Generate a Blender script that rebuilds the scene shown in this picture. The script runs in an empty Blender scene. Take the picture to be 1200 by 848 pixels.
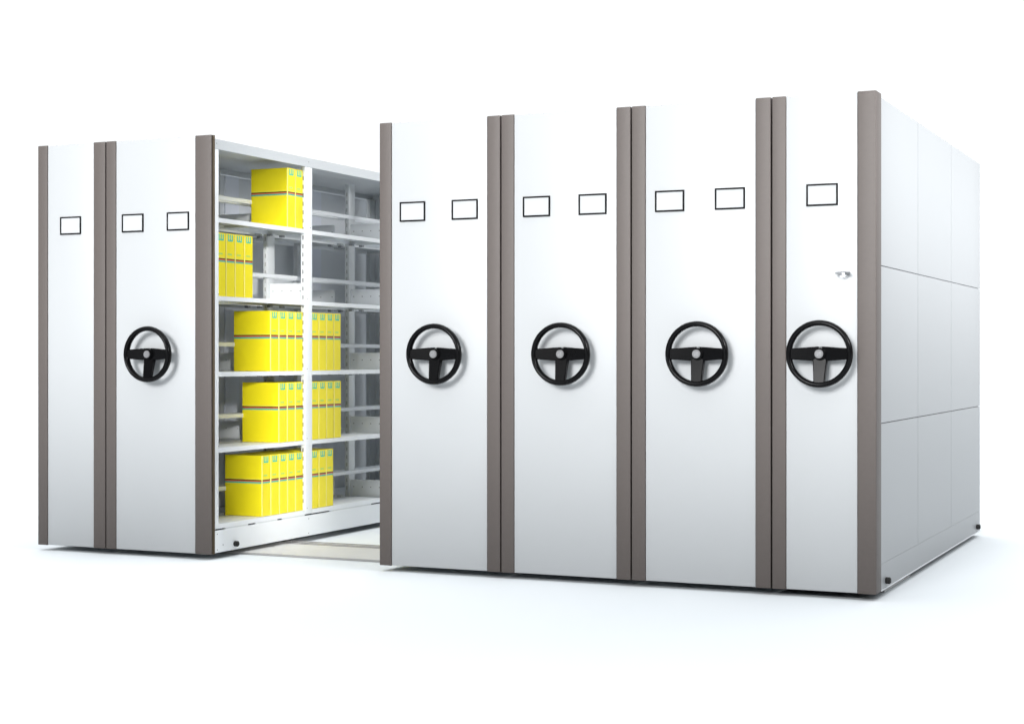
import bpy, bmesh, math, random
from mathutils import Matrix, Vector
random.seed(4)
scene = bpy.context.scene
COL = scene.collection
R = math.radians

# ------------------------------------------------------------------ materials
def new_mat(name):
    m = bpy.data.materials.new(name); m.use_nodes = True
    nt = m.node_tree
    return m, nt, nt.nodes['Principled BSDF']

def paint(name, col, rough=0.4, var=0.03, scale=3.0, bump=0.02, bscale=350.0, spec=0.5, metallic=0.0, coat=0.0):
    """painted / moulded surface: slow colour drift plus a fine orange-peel bump"""
    m, nt, b = new_mat(name)
    n, l = nt.nodes, nt.links
    tc = n.new('ShaderNodeTexCoord')
    no = n.new('ShaderNodeTexNoise'); no.inputs['Scale'].default_value = scale; no.inputs['Detail'].default_value = 3
    l.new(tc.outputs['Object'], no.inputs['Vector'])
    mx = n.new('ShaderNodeMix'); mx.data_type = 'RGBA'
    mx.inputs[6].default_value = (*[c*(1-var) for c in col], 1)
    mx.inputs[7].default_value = (*[min(1, c*(1+var)) for c in col], 1)
    l.new(no.outputs['Fac'], mx.inputs[0]); l.new(mx.outputs[2], b.inputs['Base Color'])
    b.inputs['Roughness'].default_value = rough
    b.inputs['Metallic'].default_value = metallic
    b.inputs['Specular IOR Level'].default_value = spec
    b.inputs['Coat Weight'].default_value = coat
    if bump:
        n2 = n.new('ShaderNodeTexNoise'); n2.inputs['Scale'].default_value = bscale
        l.new(tc.outputs['Object'], n2.inputs['Vector'])
        bp = n.new('ShaderNodeBump'); bp.inputs['Strength'].default_value = bump; bp.inputs['Distance'].default_value = 0.002
        l.new(n2.outputs['Fac'], bp.inputs['Height']); l.new(bp.outputs['Normal'], b.inputs['Normal'])
    return m

M = {}
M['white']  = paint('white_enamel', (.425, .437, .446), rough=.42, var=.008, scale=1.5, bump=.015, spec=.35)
M['side']   = paint('side_enamel_shaded', (.325, .337, .348), rough=.42, var=.01, scale=1.2, bump=.015, spec=.35)  # white enamel darkened below its own tone to put shade into the colour
M['shelf']  = paint('shelf_enamel', (.76, .785, .81), rough=.4, var=.012, scale=4, bump=.015, spec=.4)
M['band']   = paint('top_edge_enamel', (.53, .555, .575), rough=.42, var=.012, scale=4, bump=.015, spec=.35)
M['inner']  = paint('frame_enamel', (.62, .645, .66), rough=.4, var=.03, scale=5, bump=.015, spec=.4)
M['slate']  = paint('slate_back_sheet', (.66, .685, .71), rough=.45, var=.10, scale=2.2, bump=.01, spec=.4)
M['slatelight']  = paint('slate_back_flange', (.70, .73, .80), rough=.45, var=.06, scale=3, bump=.01, spec=.4)
M['brown']  = paint('brown_trim', (.096, .082, .076), rough=.5, var=.05, scale=40, bump=.08, bscale=900, spec=.3)
M['brown_dark'] = paint('brown_trim_groove', (.06, .045, .025), rough=.6, var=.05, scale=40, bump=.05, bscale=900, spec=.2)
M['brownside'] = paint('brown_trim_edge', (.085, .065, .042), rough=.55, var=.05, scale=40, bump=.05, bscale=900, spec=.2)
M['black']  = paint('black_moulding', (.003, .003, .0034), rough=.22, var=.2, scale=60, bump=.02, bscale=600, spec=.10)
M['rubber'] = paint('black_rubber', (.012, .012, .012), rough=.7, var=.1, scale=50, bump=.05)
M['ink']    = paint('black_frame', (.003, .003, .0035), rough=.5, var=.1, scale=50, bump=0, spec=.1)
M['card']   = paint('white_card', (.47, .48, .49), rough=.8, var=.01, scale=8, bump=0, spec=.1)
M['slot']   = paint('slot_shadow', (.16, .16, .155), rough=.8, var=.1, scale=20, bump=0, spec=.1)
M['slotpale'] = paint('slot_pale', (.42, .43, .43), rough=.8, var=.1, scale=20, bump=0, spec=.1)
M['gap']    = paint('dark_gap', (.05, .052, .055), rough=.8, var=.1, scale=20, bump=0, spec=.1)
M['steel']  = paint('brushed_steel', (.34, .35, .365), rough=.28, var=.06, scale=90, bump=.03, metallic=.8)
M['capgrey'] = paint('grey_cap', (.17, .17, .175), rough=.5, var=.08, scale=60, bump=.05, metallic=0)
M['railsteel'] = paint('rail_steel', (.36, .355, .35), rough=.4, var=.08, scale=20, bump=.03, metallic=.5)
M['bed']    = paint('beige_track_bed', (.60, .598, .588), rough=.6, var=.05, scale=9, bump=.04, bscale=200, spec=.2)
M['cream']  = paint('cream_board_edge', (.82, .76, .22), rough=.5, var=.05, scale=30, bump=0, spec=.2)
M['teal']   = paint('teal_print', (.06, .50, .36), rough=.5, var=.05, scale=60, bump=0, spec=.3)
M['tealpale'] = paint('pale_green_print', (.42, .62, .14), rough=.5, var=.05, scale=60, bump=0, spec=.3)

def file_material():
    m, nt, b = new_mat('yellow_file_board')
    n, l = nt.nodes, nt.links
    tc = n.new('ShaderNodeTexCoord'); sp = n.new('ShaderNodeSeparateXYZ')
    l.new(tc.outputs['Object'], sp.inputs[0])
    dv = n.new('ShaderNodeMath'); dv.operation = 'DIVIDE'; dv.inputs[1].default_value = .345
    l.new(sp.outputs['Z'], dv.inputs[0])
    rp = n.new('ShaderNodeValToRGB'); cr = rp.color_ramp; cr.interpolation = 'CONSTANT'
    yel = (.81, .69, .012, 1)
    stops = [(0, yel), (.520, (.74, .66, .045, 1)), (.540, (.05, .42, .36, 1)), (.563, (.62, .13, .04, 1)),
             (.583, (.025, .008, .004, 1)), (.600, (.80, .70, .06, 1)), (.618, yel)]
    cr.elements[0].position = 0; cr.elements[0].color = yel
    cr.elements[1].position = stops[1][0]; cr.elements[1].color = stops[1][1]
    for p, c in stops[2:]:
        e = cr.elements.new(p); e.color = c
    l.new(dv.outputs[0], rp.inputs[0])
    no = n.new('ShaderNodeTexNoise'); no.inputs['Scale'].default_value = 14; no.inputs['Detail'].default_value = 4
    oi = n.new('ShaderNodeObjectInfo')
    ad = n.new('ShaderNodeVectorMath'); ad.operation = 'ADD'
    l.new(tc.outputs['Object'], ad.inputs[0]); l.new(oi.outputs['Location'], ad.inputs[1])
    l.new(ad.outputs[0], no.inputs['Vector'])
    mr = n.new('ShaderNodeMapRange'); mr.inputs[3].default_value = .94; mr.inputs[4].default_value = 1.05
    l.new(no.outputs['Fac'], mr.inputs[0])
    mu = n.new('ShaderNodeMix'); mu.data_type = 'RGBA'; mu.blend_type = 'MULTIPLY'; mu.inputs[0].default_value = 1
    l.new(rp.outputs[0], mu.inputs[6]); l.new(mr.outputs[0], mu.inputs[7])
    l.new(mu.outputs[2], b.inputs['Base Color'])
    b.inputs['Roughness'].default_value = .38; b.inputs['Specular IOR Level'].default_value = .35
    n2 = n.new('ShaderNodeTexNoise'); n2.inputs['Scale'].default_value = 300
    l.new(tc.outputs['Object'], n2.inputs['Vector'])
    bp = n.new('ShaderNodeBump'); bp.inputs['Strength'].default_value = .05; bp.inputs['Distance'].default_value = .001
    l.new(n2.outputs['Fac'], bp.inputs['Height']); l.new(bp.outputs['Normal'], b.inputs['Normal'])
    return m
M['file'] = file_material()

def floor_material():
    m, nt, b = new_mat('white_studio_floor')
    n, l = nt.nodes, nt.links
    tc = n.new('ShaderNodeTexCoord')
    no = n.new('ShaderNodeTexNoise'); no.inputs['Scale'].default_value = .8; no.inputs['Detail'].default_value = 5
    l.new(tc.outputs['Object'], no.inputs['Vector'])
    mx = n.new('ShaderNodeMix'); mx.data_type = 'RGBA'
    mx.inputs[6].default_value = (.735, .772, .798, 1); mx.inputs[7].default_value = (.75, .785, .81, 1)
    l.new(no.outputs['Fac'], mx.inputs[0]); l.new(mx.outputs[2], b.inputs['Base Color'])
    b.inputs['Roughness'].default_value = .75; b.inputs['Specular IOR Level'].default_value = .1
    return m
M['floor'] = floor_material()

# ------------------------------------------------------------------ mesh helpers
class MB:
    """collects shapes (each with a material) and links them as one mesh object"""
    def __init__(s): s.bm = bmesh.new(); s.mats = []
    def _mi(s, m):
        if m not in s.mats: s.mats.append(m)
        return s.mats.index(m)
    def box(s, x0, x1, y0, y1, z0, z1, m='white', bev=0.0, seg=2):
        t = bmesh.new()
        bmesh.ops.create_cube(t, size=1)
        for v in t.verts:
            v.co = Vector((x0+(v.co.x+.5)*(x1-x0), y0+(v.co.y+.5)*(y1-y0), z0+(v.co.z+.5)*(z1-z0)))
        if bev: bmesh.ops.bevel(t, geom=list(t.edges), offset=bev, segments=seg, affect='EDGES', profile=.5)
        return s.add(t, m)
    def add(s, t, m, mat=None, smooth=False):
        mi = s._mi(m)
        if mat is not None: bmesh.ops.transform(t, matrix=mat, verts=t.verts)
        bmesh.ops.recalc_face_normals(t, faces=t.faces)
        vm = {v: s.bm.verts.new(v.co) for v in t.verts}
        for f in t.faces:
            try:
                nf = s.bm.faces.new([vm[v] for v in f.verts]); nf.material_index = mi; nf.smooth = smooth
            except ValueError: pass
        t.free(); return s
    def cyl(s, c, axis, r, h, m, r2=None, seg=32, bev=0.0):
        """cylinder starting at c, running h along axis ('x','y','z', sign by h)"""
        t = bmesh.new()
        bmesh.ops.create_cone(t, cap_ends=True, segments=seg, radius1=r, radius2=r if r2 is None else r2, depth=abs(h))
        bmesh.ops.translate(t, verts=t.verts, vec=(0, 0, abs(h)/2))
        if bev:
            es = [e for e in t.edges if len(e.link_faces) == 2 and any(len(f.verts) > 4 for f in e.link_faces)]
            bmesh.ops.bevel(t, geom=es, offset=bev, segments=2, affect='EDGES')
        d = {'x': Vector((1, 0, 0)), 'y': Vector((0, 1, 0)), 'z': Vector((0, 0, 1))}[axis] * (1 if h > 0 else -1)
        rot = Vector((0, 0, 1)).rotation_difference(d).to_matrix().to_4x4()
        s.add(t, m, Matrix.Translation(Vector(c)) @ rot, smooth=False)
        return s
    def build(s, name, parent=None, loc=(0, 0, 0), smooth_angle=None):
        me = bpy.data.meshes.new(name); s.bm.to_mesh(me); s.bm.free()
        for k in s.mats: me.materials.append(M[k])
        o = bpy.data.objects.new(name, me); COL.objects.link(o); o.location = loc
        if smooth_angle:
            me.polygons.foreach_set('use_smooth', [True]*len(me.polygons))
            me.set_sharp_from_angle(angle=R(smooth_angle))
        if parent: o.parent = parent
        return o

def thing(name, label, cat, loc, group=None):
    o = bpy.data.objects.new(name, None); COL.objects.link(o)
    o.empty_display_size = .2; o.location = loc
    o['label'] = label; o['category'] = cat
    if group: o['group'] = group
    return o

def children(o): return [c for c in bpy.data.objects if c.parent == o]
def copy_tree(o, parent=None):
    c = o.copy(); COL.objects.link(c); c.parent = parent
    for ch in children(o): copy_tree(ch, c)
    return c

# ------------------------------------------------------------------ dimensions
FLOOR = -.03
H = 2.25
DEPTH = 2.967
LEVELS = [.157, .567, .978, 1.389, 1.812]
POSTS = [(.036, .074), (.958, 1.036), (1.918, 1.996), (2.886, 2.964)]

# ------------------------------------------------------------------ hand wheel
def torus_bm(Rm, ry, rr, n=96, k=20):
    t = bmesh.new(); rings = []
    for i in range(n):
        a = 2*math.pi*i/n; ring = []
        for j in range(k):
            b = 2*math.pi*j/k
            rad = Rm + rr*math.cos(b)
            ring.append(t.verts.new((rad*math.cos(a), ry*math.sin(b), rad*math.sin(a))))
        rings.append(ring)
    for i in range(n):
        A, B = rings[i], rings[(i+1) % n]
        for j in range(k):
            t.faces.new((A[j], B[j], B[(j+1) % k], A[(j+1) % k]))
    return t

def spoke_bm(ang):
    """bar from the sunken collar out and forward to the rim; ang in the x-z plane"""
    t = bmesh.new(); secs = []
    for (r, hw, yb, yf) in ((.010, .033, .036, .012), (.040, .0315, .030, .006), (.085, .028, .020, -.003), (.1415, .0245, .009, -.012)):
        ring = []
        for (w, y) in ((-hw, yb), (hw, yb), (hw, yf+.003), (hw-.004, yf), (-hw+.004, yf), (-hw, yf+.003)):
            ring.append(t.verts.new((r*math.cos(ang)-w*math.sin(ang), y, r*math.sin(ang)+w*math.cos(ang))))
        secs.append(ring)
    for a, b in zip(secs, secs[1:]):
        k = len(a)
        for j in range(k): t.faces.new((a[j], b[j], b[(j+1) % k], a[(j+1) % k]))
    t.faces.new(secs[0]); t.faces.new(list(reversed(secs[-1])))
    return t

def hand_wheel(parent, x, z=1.075, y=-.068):
    mb = MB(); mb.add(torus_bm(.1392, .021, .0130), 'black')
    rim = mb.build('hand_wheel', parent, (x, y, z), smooth_angle=60)
    for a in (0, math.pi, -math.pi/2):
        mb = MB(); mb.add(spoke_bm(a), 'black'); mb.build('spoke', rim, smooth_angle=30)
    mb = MB(); mb.cyl((0, .05, 0), 'y', .034, -.052, 'black', r2=.027, bev=.003)
    mb.cyl((0, .068, 0), 'y', .020, -.018, 'black')
    mb.build('hub', rim, smooth_angle=30)
    mb = MB(); mb.cyl((0, -.001, 0), 'y', .0195, -.010, 'capgrey', bev=.002)
    # small double-arrow emblem embossed in the cap
    for s in (-1, 1):
        mb.box(-.010, .010, -.0122, -.0108, s*.0035-.0010, s*.0035+.0010, 'steel')
        mb.box(s*.006-.002, s*.006+.002, -.0122, -.0108, s*.0065-.0010, s*.0065+.0010, 'steel')
    mb.build('hub_cap', rim, smooth_angle=30)
    return rim

# ------------------------------------------------------------------ cabinet fronts
def trim(parent, x0, x1, y1=.05, side_groove=False):
    mb = MB()
    if side_groove:
        mb.box(x0, x1-.007, -.004, .010, 0, H+.002, 'brown', bev=.004, seg=3)
        mb.box(x0+.004, x1-.0060, .0097, .0155, .001, H+.001, 'brown_dark')
        mb.box(x0+.004, x1, .0152, .0235, 0.0005, H+.0015, 'brownside', bev=.002)
    else:
        mb.box(x0, x1, -.004, y1, 0, H+.002, 'brown', bev=.0035, seg=3)
    return mb.build('trim', parent, smooth_angle=40)

def front_panel(parent, x0, x1):
    mb = MB(); mb.box(x0+.0012, x1-.0012, 0, .045, .002, H, 'white', bev=.0025, seg=2)
    return mb.build('front_panel', parent, smooth_angle=40)

def label_holder(parent, xc, w=.145, z0=1.745, z1=1.845):
    b = .0078; x0, x1 = xc-w/2, xc+w/2
    mb = MB()
    y0, y1 = -.0055, .001
    mb.box(x0, x1, y0, y1, z1-b, z1, 'ink', bev=.0008); mb.box(x0, x1, y0, y1, z0, z0+b, 'ink', bev=.0008)
    mb.box(x0, x0+b, y0+.0003, y1, z0+b, z1-b, 'ink'); mb.box(x1-b, x1, y0+.0003, y1, z0+b, z1-b, 'ink')
    o = mb.build('label_holder', parent)
    mb = MB(); mb.box(x0+b, x1-b, -.0025, .0005, z0+b, z1-b, 'card')
    mb.build('card', o)
    return o

def lip_plate(parent, xa, xb, yc, z):
    """drilled plate standing on the shelf across a divider"""
    mb = MB()
    mb.box(xa, xb, yc-.0015, yc+.0015, z+.001, z+.108, 'shelf', bev=.0006)
    mb.box(xa, xb, yc-.008, yc-.0015, z+.1035, z+.108, 'shelf')
    n = 4
    for i in range(n):
        x = xa+.02+(xb-xa-.04)*i/(n-1)
        mb.cyl((x, yc-.0014, z+.062), 'y', .0032, -.0008, 'slot', seg=10)
    return mb.build('divider_plate', parent)

def upright(parent, xa, xb, ya, yb, face, slots=True):
    """slotted upright; face=+1: broad side looks to +x"""
    mb = MB(); mb.box(xa, xb, ya, yb, .1335, 2.1805, 'shelf' if face == 1 else 'inner', bev=.0015)
    z = .20
    xs = (xa+xb)/2
    while slots and z < 2.15:
        mb.box(xs-.0045, xs+.0035, ya-.0006, ya+.001, z, z+.024, 'slot' if face else 'slotpale')
        z += .05
    fx = xb if face > 0 else xa
    for l in (LEVELS if face == 1 else []):
        for dy in (.018,):
            mb.cyl((fx-.0002 if face > 0 else fx+.0002, (ya+yb)/2+dy*random.choice((-1, 1)), l+.012), 'x', .0028, .0008*(1 if face > 0 else -1), 'slot', seg=10)
    return mb.build('upright_post', parent, smooth_angle=40)

def shelf(parent, xa, xb, ya, yb, z, open_right):
    mb = MB()
    mb.box(xa, xb, ya, yb, z-.004, z, 'shelf')
    mb.box(xb-.014, xb, ya, yb, z-.024, z-.004, 'shelf')
    mb.box(xa, xa+.014, ya, yb, z-.024, z-.004, 'shelf')
    for y in (ya+.001, yb-.015): mb.box(xa+.014, xb-.014, y, y+.014, z-.022, z-.004, 'inner')
    ym = (ya+yb)/2
    mb.box(xa+.014, xb-.014, ym-.03, ym+.03, z-.016, z-.004, 'inner')
    # shelf clips at the rear corners
    xr = xa+.02 if open_right else xb-.045
    for y in (ya+.012, yb-.04): mb.box(xr, xr+.025, y, y+.028, z-.036, z-.0225, 'steel', bev=.002)
    return mb.build('shelf', parent)

def shelving(parent, w, both=True):
    """the double sided rack behind a cabinet front; local x 0..w"""
    mid = w - .296
    halves = [(mid+.02, w-.014, True)]
    if both: halves.append((.014, w - .366, False))
    for (xa, xb, right) in halves:
        for (y0, y1) in POSTS:
            fx = xb-.030 if right else xa
            upright(parent, fx, fx+.030, y0, y1, 1 if right else -1, right)
            if right: upright(parent, xa-.03, xa, y0, y1, 0)
        for (p0, p1) in zip(POSTS, POSTS[1:]):
            for z in LEVELS: shelf(parent, xa+.001, xb-.001, p0[1]+.001, p1[0]-.001, z, right)
        for (p0, p1) in POSTS[1:3]:
            for z in LEVELS: lip_plate(parent, xa+.002, xb-.031, (p0+p1)/2-.012, z)
        for z in LEVELS:
            mb = MB(); bx = xa-.006 if right else xb-.008
            mb.box(bx, bx+.012, .03, DEPTH-.005, z+.142, z+.166, 'shelf', bev=.002)
            mb.build('cross_bar', parent)
    # top with turned down edges
    mb = MB(); x0, x1 = .014, w-.014
    mb.box(x0+.013, x1-.013, .03, DEPTH, 2.212, 2.235, 'inner')
    for xa in (x0, x1-.013): mb.box(xa, xa+.013, .036, DEPTH, 2.181, 2.236, 'band', bev=.0015)
    mb.box(x0+.013, x1-.013, DEPTH-.013, DEPTH, 2.181, 2.212, 'inner')
    for (p0, p1) in POSTS: mb.cyl((x1-.0003, (p0+p1)/2, 2.212), 'x', .003, .0009, 'slot', seg=10)
    mb.build('top_panel', parent)
    mb = MB(); mb.box(x0+.0005, x1-.0005, DEPTH+.0005, DEPTH+.014, .004, 2.236, 'slate', bev=.002); mb.build('rear_panel', parent)
    base_frame(parent, x0, x1)

def base_frame(parent, x0, x1, knobs=True):
    mb = MB()
    for xa in (x0, x1-.016): mb.box(xa, xa+.016, .036, DEPTH, .004, .124, 'shelf', bev=.002)
    mb.box(x0+.016, x1-.016, .03, .05, .004, .124, 'inner'); mb.box(x0+.016, x1-.016, DEPTH-.02, DEPTH, .004, .124, 'inner')
    mb.box(x0+.016, x1-.016, .05, DEPTH-.02, .10, .118, 'inner')
    for xa in (x0+.012, x1-.018): mb.box(xa, xa+.006, .07, DEPTH-.05, .124, .1325, 'gap')  # dark strip paints in the shade of the slot under the bottom shelf
    # grey packing pieces in the slot under the bottom shelf
    for (a, b) in ((.14, .36), (.44, .66), (.72, .955), (1.25, 1.75), (1.95, 2.6)):
        mb.box(x1-.0115, x1-.002, a, b, .124, .1328, 'inner')
    for y in (.06, .115, .997, 1.957, 2.9):
        for z in ((.105, .02) if y != .115 else (.042,)): mb.cyl((x1-.0003, y, z), 'x', .0032, .0009, 'gap', seg=10)
    o = mb.build('base_frame', parent)
    # running wheels standing on the rails
    for y in (.915, 2.35):
        for xa in (x0+.08, x1-.10):
            mb = MB(); mb.cyl((xa, y, FLOOR+.016+.045), 'x', .045, .02, 'railsteel', seg=32, bev=.003)
            mb.build('running_wheel', parent, smooth_angle=40)
    if knobs:
        for y in (.226, 2.834):
            buffer_knob(parent, x1, y)
    return o

def buffer_knob(parent, x, y):
    mb = MB(); mb.cyl((x-.002, y, .037), 'x', .0155, .026, 'rubber', seg=24, bev=.004)
    return mb.build('buffer_knob', parent, smooth_angle=40)

def double_cabinet(x0, w, label, tl, tr, holders, wide=False):
    t = thing('shelving_cabinet', label, 'cabinet', (x0, 0, FLOOR), 'white mobile shelving cabinets')
    k = bpy.data.objects.new('tmp', None)
    g = .0035
    front_panel(t, tl, w-tr)
    trim(t, g, tl)
    trim(t, w-tr, w-(.002 if wide else g), side_groove=wide)
    for xc in holders: label_holder(t, xc)
    shelving(t, w)
    bpy.data.objects.remove(k)
    return t

def drop(t):
    """parts were modelled with z=0 at the panel bottom; the thing's origin sits on the floor"""
    for c in children(t): c.location.z -= FLOOR

# left end cabinet: single sided, opens towards its neighbour
XL1, XA, PITCH = .4742, 2.2018, .6848
t = thing('shelving_cabinet', 'narrow closed cabinet with one label frame and no hand wheel, leftmost of all', 'cabinet', (0, 0, FLOOR), 'white mobile shelving cabinets')
front_panel(t, .0674, .3906)
trim(t, 0, .0674); trim(t, .3906, XL1-.0035)
label_holder(t, .230)
mb = MB(); mb.box(XL1-.036, XL1-.030, .046, DEPTH-.004, .13, 2.205, 'slate')
for (a, b) in ((.22, .36), (1.185, 1.335), (2.15, 2.33)): mb.box(XL1-.030, XL1-.022, a, b, .131, 2.204, 'slatelight', bev=.003)
mb.build('back_panel', t)
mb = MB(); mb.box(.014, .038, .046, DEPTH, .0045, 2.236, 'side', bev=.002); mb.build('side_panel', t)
mb = MB(); mb.box(.039, XL1-.027, .046, DEPTH, 2.212, 2.235, 'inner'); mb.box(XL1-.027, XL1-.014, .046, DEPTH, 2.181, 2.236, 'shelf'); mb.build('top_panel', t)
mb = MB(); mb.box(.0145, XL1-.0145, DEPTH+.0005, DEPTH+.014, .004, 2.236, 'slate', bev=.002); mb.build('rear_panel', t)
base_frame(t, .0385, XL1-.014, knobs=False)
drop(t)

# open double cabinet
W1 = 1.1838-XL1
t = double_cabinet(XL1, W1, 'open cabinet with yellow files on its shelves, its wheeled front left of the aisle', .0690, .1130, (.657-XL1, .958-XL1), wide=True)
hand_wheel(t, .806-XL1)
drop(t)

# three double cabinets of the closed block
LB = ['closed cabinet with hand wheel bordering the open aisle, leftmost of the right block',
      'closed cabinet with hand wheel, second from the aisle in the right block',
      'closed cabinet with two label frames, just left of the cabinet with the lock']
tA = double_cabinet(XA, PITCH, LB[0], .0715, .0745, (.1925, .487))
hand_wheel(tA, .3475)
drop(tA)
for i in (1, 2):
    c = copy_tree(tA); c.location.x = XA + PITCH*i; c['label'] = LB[i]

# right end cabinet, closed side out
XD = XA + 3*PITCH; WD = 4.7367 - XD
t = thing('shelving_cabinet', 'end cabinet with a silver lock handle, one label frame and a panelled right side', 'cabinet', (XD, 0, FLOOR), 'white mobile shelving cabinets')
front_panel(t, .0675, 4.6523-XD)
trim(t, .0035, .0675)
trim(t, 4.6523-XD, WD, y1=.104)
label_holder(t, 4.491-XD)
hand_wheel(t, 4.4945-XD)
# side: nine sheets over a dark carcass, thin shadow gaps between them
mb = MB(); mb.box(.014, WD-.016, .046, DEPTH-.004, .006, 2.23, 'gap'); mb.build('carcass', t)
ys = [.1045, .994, 1.957, DEPTH]; zs = [.1215, .760, 1.475, 2.236]
for i in range(3):
    for j in range(3):
        g0, g1 = .0017, .0028
        mb = MB()
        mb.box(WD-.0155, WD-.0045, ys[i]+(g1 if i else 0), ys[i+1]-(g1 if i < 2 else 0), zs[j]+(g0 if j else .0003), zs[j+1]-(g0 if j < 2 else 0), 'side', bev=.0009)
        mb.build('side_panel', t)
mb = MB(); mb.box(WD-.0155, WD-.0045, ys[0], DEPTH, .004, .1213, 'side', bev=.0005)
mb.box(WD-.0155, WD-.0005, ys[0], DEPTH, 0, .0045, 'shelf'); mb.build('base_frame', t)
for y in (.218, 2.834): buffer_knob(t, WD-.0045, y)
for y in (.915, 2.35):
    for xa in (.10, WD-.13):
        mb = MB(); mb.cyl((xa, y, FLOOR+.016+.045), 'x', .045, .02, 'railsteel', bev=.003); mb.build('running_wheel', t, smooth_angle=40)
# lock: round boss, winged turn handle, key slots
lx, lz = 4.5925-XD, 1.437
mb = MB(); mb.cyl((lx, .001, lz), 'y', .0245, -.014, 'steel', bev=.003); mb.cyl((lx, -.012, lz), 'y', .0190, -.012, 'steel', bev=.003)
o = mb.build('lock_handle', t, smooth_angle=40)
mb = MB()
for s in (-1, 1):
    tb = bmesh.new()
    prof = [(.008, -.007), (.030, -.0055), (.0345, -.003), (.0345, .003), (.030, .0055), (.008, .007)]
    a = [tb.verts.new((s*px, -.018 - .010*min(1, px/.034), pz)) for px, pz in prof]
    b = [tb.verts.new((s*px, -.027 - .010*min(1, px/.034), pz)) for px, pz in prof]
    tb.faces.new(a); tb.faces.new(list(reversed(b)))
    for q in range(6): tb.faces.new((a[q], b[q], b[(q+1) % 6], a[(q+1) % 6]))
    mb.add(tb, 'steel')
mb.build('wing', o, (lx, 0, lz))
mb = MB(); mb.box(-.008, .008, -.0248, -.0235, .0065, .0095, 'gap'); mb.box(-.0065, .0055, -.0248, -.0235, -.0105, -.0080, 'slot'); mb.box(-.0125, -.0075, -.0248, -.0235, -.0022, .0018, 'gap')
mb.build('key_slot', o, (lx, 0, lz))
drop(t)

# ------------------------------------------------------------------ yellow box files
FT, FH, FD = .0885, .345, .250
def file_mesh():
    mb = MB()
    mb.box(-FD, 0, .0022, FT-.0022, 0, FH, 'file', bev=.0035, seg=2)
    mb.box(-.004, .0006, .0024, .0085, .0015, FH-.0015, 'cream', bev=.0008)
    # comb shaped mark at the head of the spine: three bars joined below
    y0, y1 = .020, .068; zt, zb = FH-.006, FH-.042
    for k in range(3):
        yc = y0+.005+(y1-y0-.010)*k/2
        mb.box(-.001, .0004, yc-.0048, yc+.0048, zb+.008, zt, 'teal')
    mb.box(-.001, .0004, y0, y1, zb, zb+.0078, 'teal')
    # unreadable small line of print above the stripes
    y = .020
    for k, wd in enumerate((.007, .010, .006, .011, .006)):
        mb.box(-.001, .0003, y, y+wd-.0015, FH*.655, FH*.655+.010, 'tealpale'); y += wd
    return mb
proto = None
def place_file(y, z, label, x=1.158):
    global proto
    if proto is None:
        proto = file_mesh().build('box_file'); o = proto
    else:
        o = proto.copy(); COL.objects.link(o)
    o.location = (x + random.uniform(-.002, .001), y, z+.0008)
    o.rotation_euler = (0, 0, random.uniform(-.004, .004))
    o['label'] = label; o['category'] = 'file'; o['group'] = 'yellow box files on the shelves'
ordw = ['first', 'second', 'third', 'fourth', 'fifth']
rows = [(4, .955-2*FT, 2, 'top shelf left of white post'),
        (3, .071, 4, 'second shelf from the top'),
        (2, .955-4*FT, 4, 'third shelf down, left of white post'),
        (2, 1.040, 4, 'third shelf down, right of white post'),
        (1, .955-3*FT, 3, 'fourth shelf down, left of white post'),
        (1, 1.040, 4, 'fourth shelf down, right of white post'),
        (0, .957-5*FT, 5, 'bottom shelf, left of white post'),
        (0, 1.040, 3, 'bottom shelf, right of white post')]
for (li, ys0, n, where) in rows:
    for k in range(n):
        pos = ordw[k] if k < n-1 else 'last'
        side = ' showing its broad side' if (k == 0 and 'right' not in where and li != 3) else ''
        place_file(ys0+k*FT, LEVELS[li], f'yellow file{side}, {pos} from left, {where}')

# ------------------------------------------------------------------ floor, track
mb = MB(); S = 60
t_ = bmesh.new(); bmesh.ops.create_grid(t_, x_segments=8, y_segments=8, size=S)
mb.add(t_, 'floor', Matrix.Translation((2, 5, FLOOR)))
fl = mb.build('floor'); fl['kind'] = 'structure'

def track(y0, y1, label):
    t = thing('floor_track', label, 'rail', (2.35, (y0+y1)/2, FLOOR))
    xa, xb = -2.33, 2.36
    d = (y1-y0)/2
    mb = MB(); mb.box(xa, xb, -d, d-.15, .001, .011, 'bed', bev=.002); mb.build('track_bed', t)
    mb = MB(); mb.box(xa, xb, -d-.006, -d-.0005, .001, .0125, 'railsteel', bev=.001); mb.build('edge_strip', t)
    mb = MB()
    mb.box(xa, xb, d-.149, d, .001, .008, 'bed')
    mb.box(xa, xb, d-.112, d-.102, .008, .016, 'railsteel', bev=.001); mb.box(xa, xb, d-.082, d-.076, .008, .014, 'gap'); mb.box(xa, xb, d-.012, d, .008, .014, 'railsteel')
    mb.build('rail', t)
    mb = MB(); mb.box(-1.22, -1.17, -d+.30, -d+.315, .0112, .0125, 'railsteel'); mb.build('joint_plate', t)
    return t
track(.303, .90, 'beige track bed with steel rails on the floor of the open aisle')

# ------------------------------------------------------------------ camera
f_px, yaw = 1933.4353, .4281
cam = bpy.data.cameras.new('camera'); co = bpy.data.objects.new('camera', cam); COL.objects.link(co)
cam.sensor_fit = 'HORIZONTAL'; cam.sensor_width = 36; cam.lens = f_px/1200*36
cam.shift_y = -(424-417.085)/1200
cam.clip_end = 500
co.location = (6.3156, -7.3829, 1.0653); co.rotation_euler = (R(90), 0, yaw)
scene.camera = co

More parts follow.
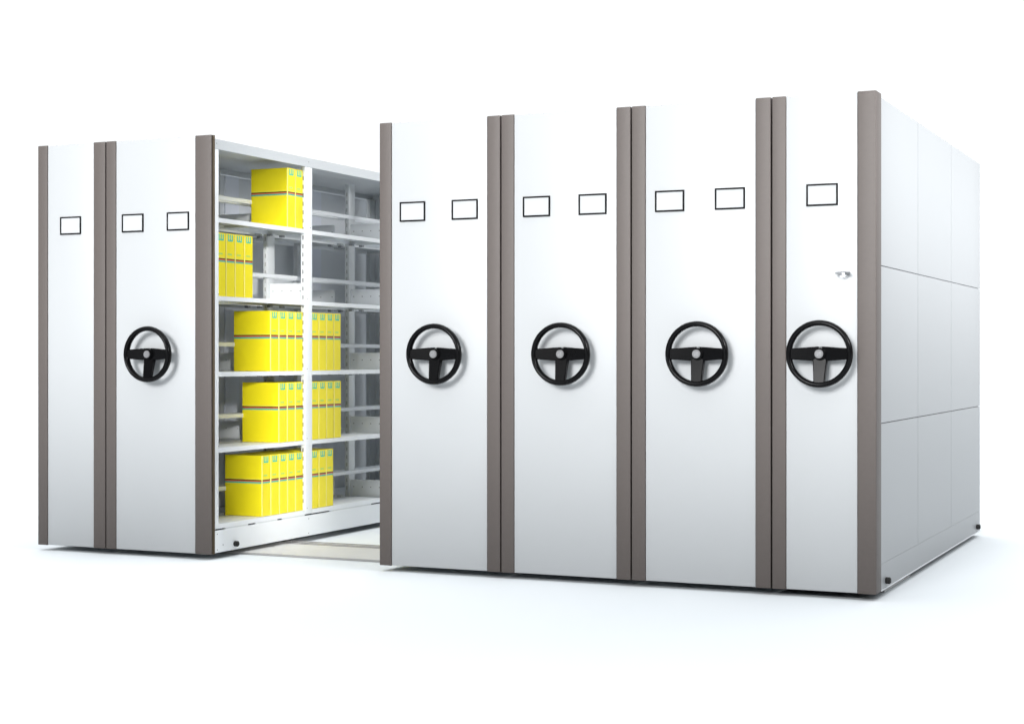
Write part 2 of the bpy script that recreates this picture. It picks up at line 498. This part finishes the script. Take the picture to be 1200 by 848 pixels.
# ------------------------------------------------------------------ light
w = bpy.data.worlds.new('World'); scene.world = w; w.use_nodes = True
n, l = w.node_tree.nodes, w.node_tree.links
bg = n['Background']
tc = n.new('ShaderNodeTexCoord'); sp = n.new('ShaderNodeSeparateXYZ'); l.new(tc.outputs['Generated'], sp.inputs[0])
def math_node(op, a, b=None):
    m = n.new('ShaderNodeMath'); m.operation = op
    for i, v in enumerate((a, b)):
        if v is None: continue
        if isinstance(v, (int, float)): m.inputs[i].default_value = v
        else: l.new(v, m.inputs[i])
    return m.outputs[0]
FRONT, BACK, ZEN = .06, 1.06, 2.45
# made-up surround shaped for its light: white behind cabinets, dim in front, bright overhead
vd = n.new('ShaderNodeVectorMath'); vd.operation = 'DOT_PRODUCT'; vd.inputs[1].default_value = (-.415, .91, 0)
l.new(tc.outputs['Generated'], vd.inputs[0])
mr = n.new('ShaderNodeMapRange'); mr.interpolation_type = 'SMOOTHSTEP'
mr.inputs[1].default_value = .20; mr.inputs[2].default_value = .68; mr.inputs[3].default_value = FRONT; mr.inputs[4].default_value = BACK
l.new(vd.outputs['Value'], mr.inputs[0])
zz = math_node('MAXIMUM', sp.outputs['Z'], 0); zz = math_node('POWER', zz, 2.0); zz = math_node('MULTIPLY', zz, ZEN)
tot = math_node('ADD', mr.outputs[0], zz)
bg.inputs['Color'].default_value = (.965, .985, 1, 1)
l.new(tot, bg.inputs['Strength'])

def area(name, loc, target, sx, sy, power, col=(1, 1, 1), spread=180):
    L = bpy.data.lights.new(name, 'AREA'); L.shape = 'RECTANGLE'; L.size = sx; L.size_y = sy; L.energy = power; L.color = col
    L.spread = R(spread)
    o = bpy.data.objects.new(name, L); COL.objects.link(o); o.location = loc
    d = Vector(target)-Vector(loc); o.rotation_euler = d.to_track_quat('-Z', 'Y').to_euler()
    return o
area('strip_softbox', (2.0, -4.2, 3.3), (2.3, 0, 2.0), 8.0, 3.2, 108, spread=28)
area('side_softbox', (8.2, 1.2, 3.3), (4.7, 1.6, 1.95), 4.0, 1.4, 42, spread=37)
area('aisle_top_fill', (2.75, 1.0, 3.8), (1.2, 1.1, .8), 2.6, .5, 13, (1, .99, .97), spread=100)  # unseen lamp added to brighten the shelf edges from above
area('aisle_front_fill', (7.4, -8.0, 2.7), (1.55, .2, 1.05), .2, 2.1, 3.5, (1, .99, .97), spread=4)  # unseen narrow beam added to brighten shelves and files, not the fronts

# ------------------------------------------------------------------ render settings
scene.render.engine = 'CYCLES'
scene.cycles.use_denoising = True
scene.cycles.max_bounces = 10; scene.cycles.diffuse_bounces = 6
scene.view_settings.view_transform = 'Standard'; scene.view_settings.look = 'None'
scene.view_settings.exposure = 0; scene.view_settings.gamma = 1
scene.render.resolution_x = 1024; scene.render.resolution_y = 723
